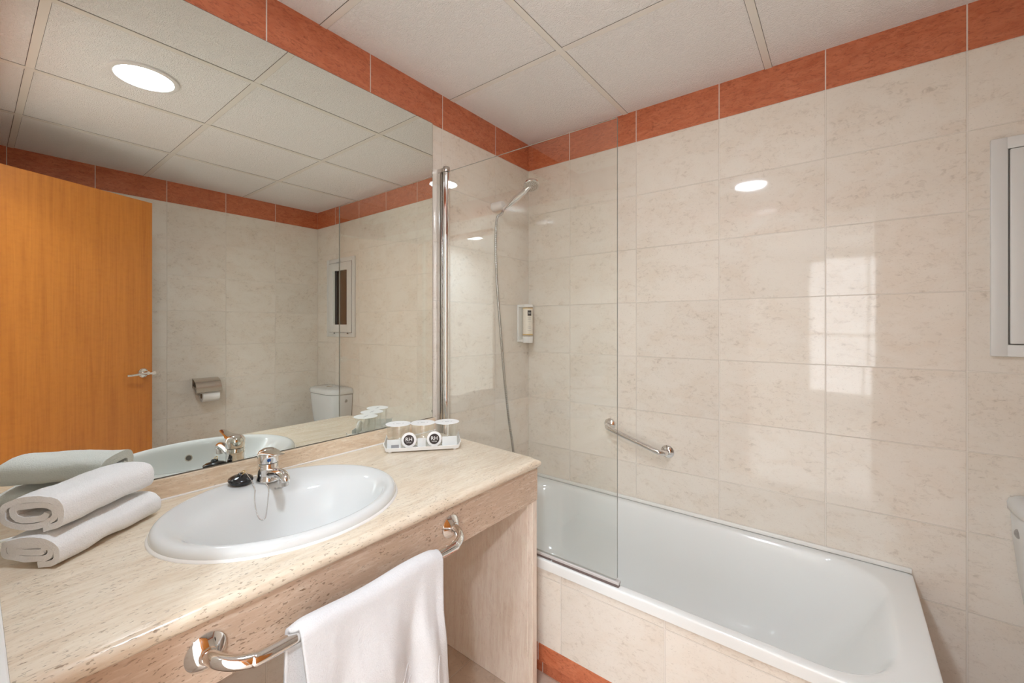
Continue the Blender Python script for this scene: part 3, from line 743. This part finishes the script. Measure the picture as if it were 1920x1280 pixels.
# tiled surround below the rim
t = root('bath_surround', (0.78, -0.655, 0), 'cream tiled front panel of the bathtub with a terracotta base strip', 'panel')
bm = bmesh.new(); box(bm, 0.003, 1.542, -0.672, -0.645, 0.125, R-.0345); box(bm, 1.515, 1.542, -0.645, -0.003, 0.125, R-.0345); link('tile_panel', bm, M['bathpanel'], t, smooth=0)
bm = bmesh.new(); box(bm, 0.003, 1.544, -0.6735, -0.645, 0.062, 0.1245, 0.002, 1); link('base_strip', bm, M['band_near'], t, smooth=0)
bm = bmesh.new(); box(bm, 0.003, 1.542, -0.644, -0.620, 0.0, 0.0615); box(bm, 1.515, 1.542, -0.620, -0.003, 0.0, 0.1245); link('plinth', bm, M['band_near'], t, smooth=0)

# ------------------------------------------------------------------ shower screen
GY0 = -0.6655
t = root('shower_screen', (0.05, GY0, R), 'frameless glass shower screen with chrome pole on the bathtub edge', 'shower screen')
bm = bmesh.new(); gx0, gx1, gz0, gz1 = 0.055, 0.820, 0.4485, 1.900
def rr(y):   # rounded lower free corner
    o = [Vector((gx0, y, gz1)), Vector((gx0, y, gz0))]
    for i in range(7):
        a = -PI/2 + PI/2*i/6; o.append(Vector((gx1-0.012+0.012*math.cos(a), y, gz0+0.012+0.012*math.sin(a))))
    o.append(Vector((gx1, y, gz1))); return o
loft(bm, [rr(GY0-0.003), rr(GY0+0.003)]); bmesh.ops.recalc_face_normals(bm, faces=bm.faces)
for f in bm.faces: f.material_index = 0 if len(f.verts) > 4 else 1
link('glass_panel', bm, [M['glass'], M['glass_edge']], t, smooth=0)
bm = bmesh.new(); lathe(bm, [(0.0125, 0.0), (0.0125, 1.475-0.008)], (0.046, GY0, R+0.001), seg=28); link('pole', bm, M['chrome'], t, smooth=40)
bm = bmesh.new(); lathe(bm, [(0.0145, 0.0), (0.015, 0.002), (0.015, 0.020), (0.0135, 0.022)], (0.046, GY0, 1.900), seg=28); box(bm, 0.001, 0.046, GY0-0.009, GY0+0.009, 1.902, 1.920, 0.002, 1); link('pole_cap', bm, M['steel'], t, smooth=40)
bm = bmesh.new(); box(bm, 0.0005, 0.030, GY0-0.012, GY0+0.012, R+0.001, 1.901, 0.003, 2); link('wall_profile', bm, M['alu'], t, smooth=40)
bm = bmesh.new(); box(bm, 0.060, 0.828, GY0-0.0085, GY0+0.0085, R+0.009, R+0.0178, 0.001, 1); link('bottom_seal', bm, M['grout_seal'], t, smooth=40)
bm = bmesh.new(); box(bm, 0.060, 0.575, GY0-0.0065, GY0+0.0065, R+0.0008, R+0.0088); box(bm, 0.583, 0.826, GY0-0.0075, GY0+0.0065, R+0.0008, R+0.0088); link('shaded_gap_strip', bm, M['gap_shade'], t, smooth=0)  # dark strip standing in for the shaded gap under the seal

# ------------------------------------------------------------------ hand shower
HYs = -0.302; HZ = 1.838
t = root('shower_holder', (0.0, HYs, HZ), 'white wall bracket holding the hand shower', 'bracket')
bm = bmesh.new(); lathe(bm, [(0.022, 0.001), (0.023, 0.006), (0.0215, 0.030), (0.020, 0.058), (0.017, 0.066), (0.010, 0.068)], (0, HYs, HZ), (1, 0, 0.05), 32); link('bracket', bm, M['white'], t, smooth=45)
HD = Vector((0.86, 0.10, 0.50)).normalized(); H0 = Vector((0.078, HYs+0.002, HZ-0.012))
t = root('hand_shower', H0, 'chrome hand shower resting in its wall bracket', 'shower head')
bm = bmesh.new(); tube(bm, [H0 - HD*0.015, H0, H0 + HD*0.03, H0 + HD*0.07, H0 + HD*0.11, H0 + HD*0.130], [0.0085, 0.0115, 0.0150, 0.0165, 0.0130, 0.013], 20); link('handle', bm, M['chrome'], t, smooth=60)
NH = (Vector((0.35, -0.30, -0.88))).normalized(); HC = H0 + HD*0.165 + Vector((0, 0, 0.000))
bm = bmesh.new(); lathe(bm, [(0.0, -0.020), (0.018, -0.019), (0.032, -0.013), (0.038, -0.004), (0.039, 0.004), (0.037, 0.006)], HC, NH, 40)
tube(bm, [H0 + HD*0.118, H0 + HD*0.140 - NH*0.006, HC - NH*0.010], [0.012, 0.014, 0.016], 16); hd = link('spray_head', bm, M['chrome'], t, smooth=50)
bm = bmesh.new(); lathe(bm, [(0.0, 0.0068), (0.034, 0.0066), (0.035, 0.0055)], HC, NH, 40)
d_, u_, v_ = frame_of(NH)
for rr_, cnt in ((0.008, 6), (0.017, 12), (0.026, 18)):
    for i in range(cnt):
        a = 2*PI*i/cnt; lathe(bm, [(0.0017, 0.0064), (0.0012, 0.0090)], HC + (u_*math.cos(a)+v_*math.sin(a))*rr_, NH, 6)
link('spray_face', bm, M['steel'], hd, smooth=40)
E0 = H0 - HD*0.014
hose = smooth_path([E0, E0 + Vector((-0.012, 0.0, -0.020)), (0.050, -0.334, 1.766), (0.045, -0.337, 1.65), (0.045, -0.331, 1.50), (0.046, -0.318, 1.36), (0.048, -0.303, 1.22), (0.050, -0.284, 1.05), (0.050, -0.262, 0.90), (0.048, -0.235, 0.76), (0.046, -0.205, 0.64), (0.040, -0.19, 0.58), (0.022, -0.19, 0.560), (0.0015, -0.19, 0.56)], 14)
bm = bmesh.new(); hp = []; rr_ = []
for i in range(len(hose)-1):
    for k2 in range(4):
        hp.append(hose[i].lerp(hose[i+1], k2/4)); rr_.append(0.0068 if k2 < 2 else 0.0059)
tube(bm, hp, rr_, 10); o = link('shower_hose', bm, simple('hose_metal', (0.50, 0.49, 0.475), 0.2, 1.0), base=E0, smooth=60)
setp(o, 'flexible chrome shower hose hanging from the hand shower', 'hose')

# ------------------------------------------------------------------ shower gel dispenser
DY = -0.088
t = root('soap_dispenser', (0, DY, 1.16), 'shower gel bottle with a dark RH label in a white wall holder', 'dispenser')
bm = bmesh.new()
box(bm, 0.0008, 0.010, DY-0.020, DY+0.020, 1.160, 1.360, 0.004, 2)
box(bm, 0.004, 0.062, DY-0.017, DY+0.017, 1.345, 1.360, 0.004, 2); box(bm, 0.004, 0.050, DY-0.017, DY+0.017, 1.160, 1.173, 0.004, 2)
link('wall_holder', bm, M['white'], t, smooth=40)
BCx = 0.058
bm = bmesh.new(); lathe(bm, [(0.0, 0.170), (0.026, 0.172), (0.0275, 0.178), (0.0275, 0.188), (0.027, 0.312), (0.0265, 0.318), (0.0, 0.318)], (BCx, DY, 1.160-0.135), seg=36, cap=False); bt = link('bottle', bm, M['amber'], t, smooth=50)
bm = bmesh.new(); lathe(bm, [(0.0, 0.137), (0.0255, 0.137), (0.027, 0.139), (0.028, 0.171), (0.0, 0.171)], (BCx, DY, 1.160-0.150+0.010), seg=36, cap=False); link('cap', bm, M['white'], t, smooth=40)
bm = bmesh.new(); lathe(bm, [(0.0277, 0.0), (0.0279, 0.001), (0.0279, 0.005), (0.0277, 0.006)], (BCx, DY, 1.1985), seg=36, cap=False); link('liquid_band', bm, M['gold'], bt, smooth=40)
bm = bmesh.new(); lathe(bm, [(0.0277, 0.0), (0.0279, 0.001), (0.0279, 0.004), (0.0277, 0.005)], (BCx, DY, 1.338), seg=36, cap=False); link('liquid_band', bm, M['gold'], bt, smooth=40)
bm = bmesh.new(); lathe(bm, [(0.0, 0.0), (0.026, 0.0), (0.0285, 0.002), (0.0285, 0.014), (0.026, 0.016), (0.0, 0.016)], (BCx, DY, 1.3445), seg=36, cap=False); link('top_cap', bm, M['white'], t, smooth=40)
ld = Vector((0.60, -0.80, 0)).normalized(); lr = Vector((0.80, 0.60, 0)).normalized()
def on_b(a, z, off=0.0004):
    d = (ld*math.cos(a) + lr*math.sin(a)); return Vector((BCx, DY, z)) + d*(0.0277+off)
bm = bmesh.new()
loft(bm, [[on_b(-0.05+0.75*i/8, 1.300), on_b(-0.05+0.75*i/8, 1.328), on_b(-0.05+0.75*i/8, 1.328, -0.0005), on_b(-0.05+0.75*i/8, 1.300, -0.0005)] for i in range(9)])
bmesh.ops.recalc_face_normals(bm, faces=bm.faces); lb = link('square_label', bm, M['dark'], bt, smooth=40)
aa = 0.32; cdir = ld*math.cos(aa)+lr*math.sin(aa); rdir = Vector((-cdir.y, cdir.x, 0))
bm = text_bm('RH', 0.010, face_mat(Vector((BCx, DY, 1.314)) + cdir*0.0285, rdir, (0, 0, 1)), 0.0002)
link('label_print', bm, M['white'], t, smooth=0)
bm = bmesh.new()
for i, (z, w_) in enumerate(((1.292, 0.36), (1.286, 0.30), (1.280, 0.33), (1.268, 0.34), (1.256, 0.12), (1.245, 0.30), (1.239, 0.34), (1.233, 0.28), (1.222, 0.36))):
    loft(bm, [[on_b(0.32-w_+2*w_*k2/6, z), on_b(0.32-w_+2*w_*k2/6, z+0.0011), on_b(0.32-w_+2*w_*k2/6, z+0.0011, -0.0004), on_b(0.32-w_+2*w_*k2/6, z, -0.0004)] for k2 in range(7)])
bmesh.ops.recalc_face_normals(bm, faces=bm.faces); link('small_print', bm, M['grey_print'], bt, smooth=0)

# ------------------------------------------------------------------ grab bar over the bathtub
A0 = Vector((0.487, 0, 0.770)); A1 = Vector((0.763, 0, 0.688)); dr = (A1-A0).normalized()
t = root('grab_bar', (0.487, 0, 0.770), 'slanting chrome grab bar on the wall above the bathtub', 'grab bar')
S = 0.060; o1 = Vector((0, -1, 0))
P = [A0 + o1*0.006, A0 + o1*0.028, A0 + o1*0.046 + dr*0.006, A0 + o1*(S-0.004) + dr*0.020, A0 + o1*S + dr*0.040]
Q = [A1 + o1*S - dr*0.040, A1 + o1*(S-0.004) - dr*0.020, A1 + o1*0.046 - dr*0.006, A1 + o1*0.028, A1 + o1*0.006]
bm = bmesh.new(); tube(bm, smooth_path(P+Q, 8), 0.0118, 22); link('bar', bm, M['chrome'], t, smooth=60)
for a in (A0, A1):
    bm = bmesh.new(); lathe(bm, [(0.0280, 0.001), (0.0285, 0.004), (0.026, 0.0065), (0.017, 0.012), (0.0135, 0.014)], a, (0, -1, 0), 36); link('flange', bm, M['chrome'], t, smooth=30)

# ------------------------------------------------------------------ window in the far wall
t = root('window_1', (1.943, 0, 1.155), 'small white framed casement window in the tiled wall', 'window', kind='structure')
def frame(bm, x0, x1, z0, z1, wd, y0, y1, bev=0.003, mi=0):
    box(bm, x0, x0+wd, y0, y1, z0, z1, bev, 2, mi); box(bm, x1-wd, x1, y0, y1, z0, z1, bev, 2, mi)
    box(bm, x0+wd*0.9, x1-wd*0.9, y0, y1, z0, z0+wd, bev, 2, mi); box(bm, x0+wd*0.9, x1-wd*0.9, y0, y1, z1-wd, z1, bev, 2, mi)
bm = bmesh.new(); frame(bm, 1.731, 2.155, 1.155, 1.810, 0.036, -0.014, -0.0005); frame(bm, 1.757, 2.128, 1.182, 1.783, 0.010, -0.0006, 0.06, 0.0); link('outer_frame', bm, M['paint'], t, smooth=30)
bm = bmesh.new(); frame(bm, 1.7695, 2.1165, 1.1935, 1.7715, 0.064, -0.020, 0.012); s1 = link('sash', bm, M['paint'], t, smooth=30)
bm = bmesh.new(); box(bm, 1.830, 2.012, 0.000, 0.004, 1.252, 1.713); link('glass', bm, M['pane'], s1, smooth=0)
bm = bmesh.new(); box(bm, 2.010, 2.018, -0.017, 0.006, 1.252, 1.713); link('dark_bead', bm, M['gap'], s1, smooth=0)
bm = bmesh.new(); box(bm, 2.018, 2.058, -0.016, 0.005, 1.252, 1.713); link('pale_strip', bm, M['pane_pale'], s1, smooth=0)
bm = bmesh.new(); box(bm, 1.7672, 1.7694, -0.013, 0.0, 1.192, 1.772); box(bm, 2.1166, 2.1188, -0.013, 0.0, 1.192, 1.772); box(bm, 1.7672, 2.1188, -0.013, 0.0, 1.1910, 1.1934); box(bm, 1.7672, 2.1188, -0.013, 0.0, 1.7716, 1.7738); link('shadow_gap', bm, M['gap'], t, smooth=0)
bm = bmesh.new(); box(bm, 1.925, 1.990, -0.026, -0.0145, 1.776, 1.788, 0.003, 2); box(bm, 1.950, 1.962, -0.030, -0.0205, 1.735, 1.765, 0.003, 2); link('latch', bm, M['paint'], t, smooth=30)
for x in (1.835, 2.035):
    bm = bmesh.new(); box(bm, x-0.03, x+0.03, -0.026, -0.0145, 1.180, 1.192, 0.003, 2); link('hinge', bm, M['paint'], t, smooth=30)
    bm = bmesh.new(); lathe(bm, [(0.006, 0), (0.006, 0.003), (0.0001, 0.0032)], (x-0.026, -0.0262, 1.186), (0, -1, 0), 14); link('hinge_pin', bm, M['gap'], t, smooth=30)

# ------------------------------------------------------------------ open door
DHX, DHY = 1.578, -1.888; dv = Vector((0.404, 0.915, 0)).normalized(); dn = Vector((-dv.y, dv.x, 0))   # dn faces the mirror
t = root('door_1', (DHX, DHY, 0), 'open orange cherry veneer door seen in the mirror', 'door', kind='structure')
DW, DH = 0.700, 1.970
def DP(s, d, z): return Vector((DHX, DHY, 0)) + dv*s + dn*d + Vector((0, 0, z))
bm = bmesh.new(); loft(bm, [[DP(s, d, z) for s, d in ((0, 0), (DW, 0), (DW, -0.038), (0, -0.038))] for z in (0.008, DH)])
bmesh.ops.recalc_face_normals(bm, faces=bm.faces); link('door_leaf', bm, M['wood'], t, smooth=0)
HP = DP(DW-0.052, 0, 0.975)
hdl = None
bm = bmesh.new(); lathe(bm, [(0.0265, 0.0), (0.0265, 0.006), (0.023, 0.009), (0.012, 0.010), (0.011, 0.030), (0.010, 0.045), (0.0, 0.047)], HP, dn, 32); hdl = link('door_handle', bm, M['chrome'], t, smooth=40)
q = HP + dn*0.042
bm = bmesh.new(); tube(bm, smooth_path([q, q - dv*0.02, q - dv*0.05 + Vector((0, 0, -0.003)), q - dv*0.085 + Vector((0, 0, -0.006)) - dn*0.006, q - dv*0.10 + Vector((0, 0, -0.006)) - dn*0.010], 5), 0.0068, 14)
loops = []
for s_, w_ in ((0.0, 0.007), (0.014, 0.006), (0.022, 0.006), (0.030, 0.011), (0.038, 0.013), (0.046, 0.008)):
    loops.append([HP + dn*(0.036 + 0.0035*math.cos(a)) + dv*s_ + Vector((0, 0, w_*math.sin(a) - 0.004)) for a in [2*PI*i/14 for i in range(14)]])
loft(bm, loops); bmesh.ops.recalc_face_normals(bm, faces=bm.faces); link('lever', bm, M['chrome'], hdl, smooth=50)

# ------------------------------------------------------------------ toilet roll holder on the right wall
HXr = RW; Y0r, Y1r = -0.928, -0.772
t = root('toilet_roll_holder', (HXr, -0.85, 0.86), 'chrome covered toilet roll holder on the wall, seen in the mirror', 'toilet roll holder')
prof = [(0.0015, 0.868), (0.020, 0.868), (0.050, 0.862), (0.080, 0.846), (0.100, 0.822), (0.110, 0.795), (0.112, 0.775)]
prof = [(p.x, p.z) for p in smooth_path([Vector((a, 0, b)) for a, b in prof], 5)]
bm = bmesh.new(); L = []
for y in (Y0r, Y1r):
    L.append([Vector((HXr-a, y, b)) for a, b in prof] + [Vector((HXr-a+0.0015, y, b-0.0015)) for a, b in reversed(prof)])
loft(bm, L); bmesh.ops.recalc_face_normals(bm, faces=bm.faces); link('cover', bm, M['steel'], t, smooth=40)
bm = bmesh.new(); box(bm, HXr-0.006, HXr-0.0008, Y0r+0.004, Y1r-0.004, 0.800, 0.866, 0.001, 1)
tube(bm, smooth_path([(HXr-0.006, Y0r+0.010, 0.81), (HXr-0.05, Y0r+0.010, 0.78), (HXr-0.058, Y0r+0.012, 0.757), (HXr-0.058, Y0r+0.03, 0.751), (HXr-0.058, -0.85, 0.751), (HXr-0.058, Y1r-0.004, 0.751)], 6), 0.0035, 10); link('bracket', bm, M['steel'], t, smooth=40)
rc = (HXr-0.058, -0.886, 0.742)
t = root('toilet_roll', rc, 'white toilet roll on the covered chrome holder', 'toilet roll')
bm = bmesh.new(); lathe(bm, [(0.019, 0.0), (0.042, 0.0), (0.043, 0.001), (0.043, 0.103), (0.042, 0.104), (0.019, 0.104), (0.019, 0.0)], rc, (0, 1, 0), 40, cap=False); link('paper', bm, M['paper'], t, smooth=40)
bm = bmesh.new(); lathe(bm, [(0.0188, 0.0005), (0.0188, 0.1035), (0.0178, 0.1035), (0.0178, 0.0005), (0.0188, 0.0005)], rc, (0, 1, 0), 30, cap=False); link('cardboard_tube', bm, simple('cardboard', (0.35, 0.26, 0.17), 0.8), t, smooth=40)

# ------------------------------------------------------------------ toilet
TX = 1.978
t = root('toilet', (TX, -0.30, 0), 'white close coupled toilet with a rounded cistern in the far corner', 'toilet')
def dsec(hw, dp, z, n=40, y0=-0.006):
    """flat back, bowed front"""
    o = [Vector((TX+hw, y0, z)), Vector((TX-hw, y0, z))]
    o = []
    for i in range(n+1):
        a = PI + PI*i/n; c, s = math.cos(a), math.sin(a)
        o.append(Vector((TX + hw*math.copysign(abs(c)**0.42, c), y0 + dp*0 - dp*abs(s)**0.62, z)))
    return o
bm = bmesh.new(); loft(bm, [dsec(hw, dp, z) for hw, dp, z in ((.165, .135, .372), (.176, .145, .40), (.190, .160, .50), (.202, .172, .62), (.206, .176, .693), (.203, .173, .697))]); bmesh.ops.recalc_face_normals(bm, faces=bm.faces); tank = link('cistern', bm, M['ceramic'], t, smooth=50)
bm = bmesh.new(); loft(bm, [dsec(hw, dp, z, y0=-0.004) for hw, dp, z in ((.207, .177, .699), (.212, .183, .703), (.213, .185, .722), (.208, .179, .735), (.190, .160, .744), (.10, .09, .748))]); bmesh.ops.recalc_face_normals(bm, faces=bm.faces); link('cistern_lid', bm, M['ceramic'], t, smooth=50)
bm = bmesh.new(); lathe(bm, [(0.024, 0.0), (0.024, 0.004), (0.020, 0.007), (0.0, 0.008)], (TX, -0.085, .745), seg=32); link('flush_button', bm, M['chrome'], t, smooth=40)
cd = Vector((-0.93, -0.37, 0.05)).normalized()
bm = bmesh.new(); lathe(bm, [(0.013, -0.004), (0.013, 0.0015), (0.011, 0.0025), (0.0, 0.003)], (TX-0.2020, -0.060, 0.648), cd, 24); link('inlet_cover', bm, simple('grey_cover', (0.33, 0.32, 0.30), 0.4), t, smooth=40)
def bowl(hw, yb, yf, z, n=48):
    o = []
    for i in range(n):
        a = 2*PI*i/n; c, s = math.cos(a), math.sin(a); cy = (yb*0.45 + yf*0.55)
        ry = (yb-cy) if s > 0 else (cy-yf)
        o.append(Vector((TX + hw*math.copysign(abs(c)**0.85, c), cy + ry*s, z)))
    return o
bm = bmesh.new(); loft(bm, [bowl(*q) for q in ((.125, -.03, -.50, 0.0), (.122, -.03, -.50, .02), (.105, -.04, -.46, .12), (.120, -.03, -.50, .22), (.165, -.02, -.58, .32), (.180, -.015, -.62, .365), (.182, -.015, -.622, .371), (.150, -.20, -.58, .371), (.130, -.22, -.55, .30), (.06, -.30, -.45, .20))]); bmesh.ops.recalc_face_normals(bm, faces=bm.faces); link('bowl', bm, M['ceramic'], t, smooth=50)
bm = bmesh.new(); loft(bm, [bowl(*q) for q in ((.184, -.19, -.628, .373), (.187, -.188, -.631, .378), (.184, -.19, -.628, .388))]); bmesh.ops.recalc_face_normals(bm, faces=bm.faces); link('seat', bm, M['white'], t, smooth=50)
bm = bmesh.new(); loft(bm, [bowl(*q) for q in ((.184, -.19, -.628, .390), (.187, -.188, -.631, .396), (.180, -.195, -.622, .406), (.12, -.25, -.56, .411))]); bmesh.ops.recalc_face_normals(bm, faces=bm.faces); link('seat_lid', bm, M['white'], t, smooth=50)
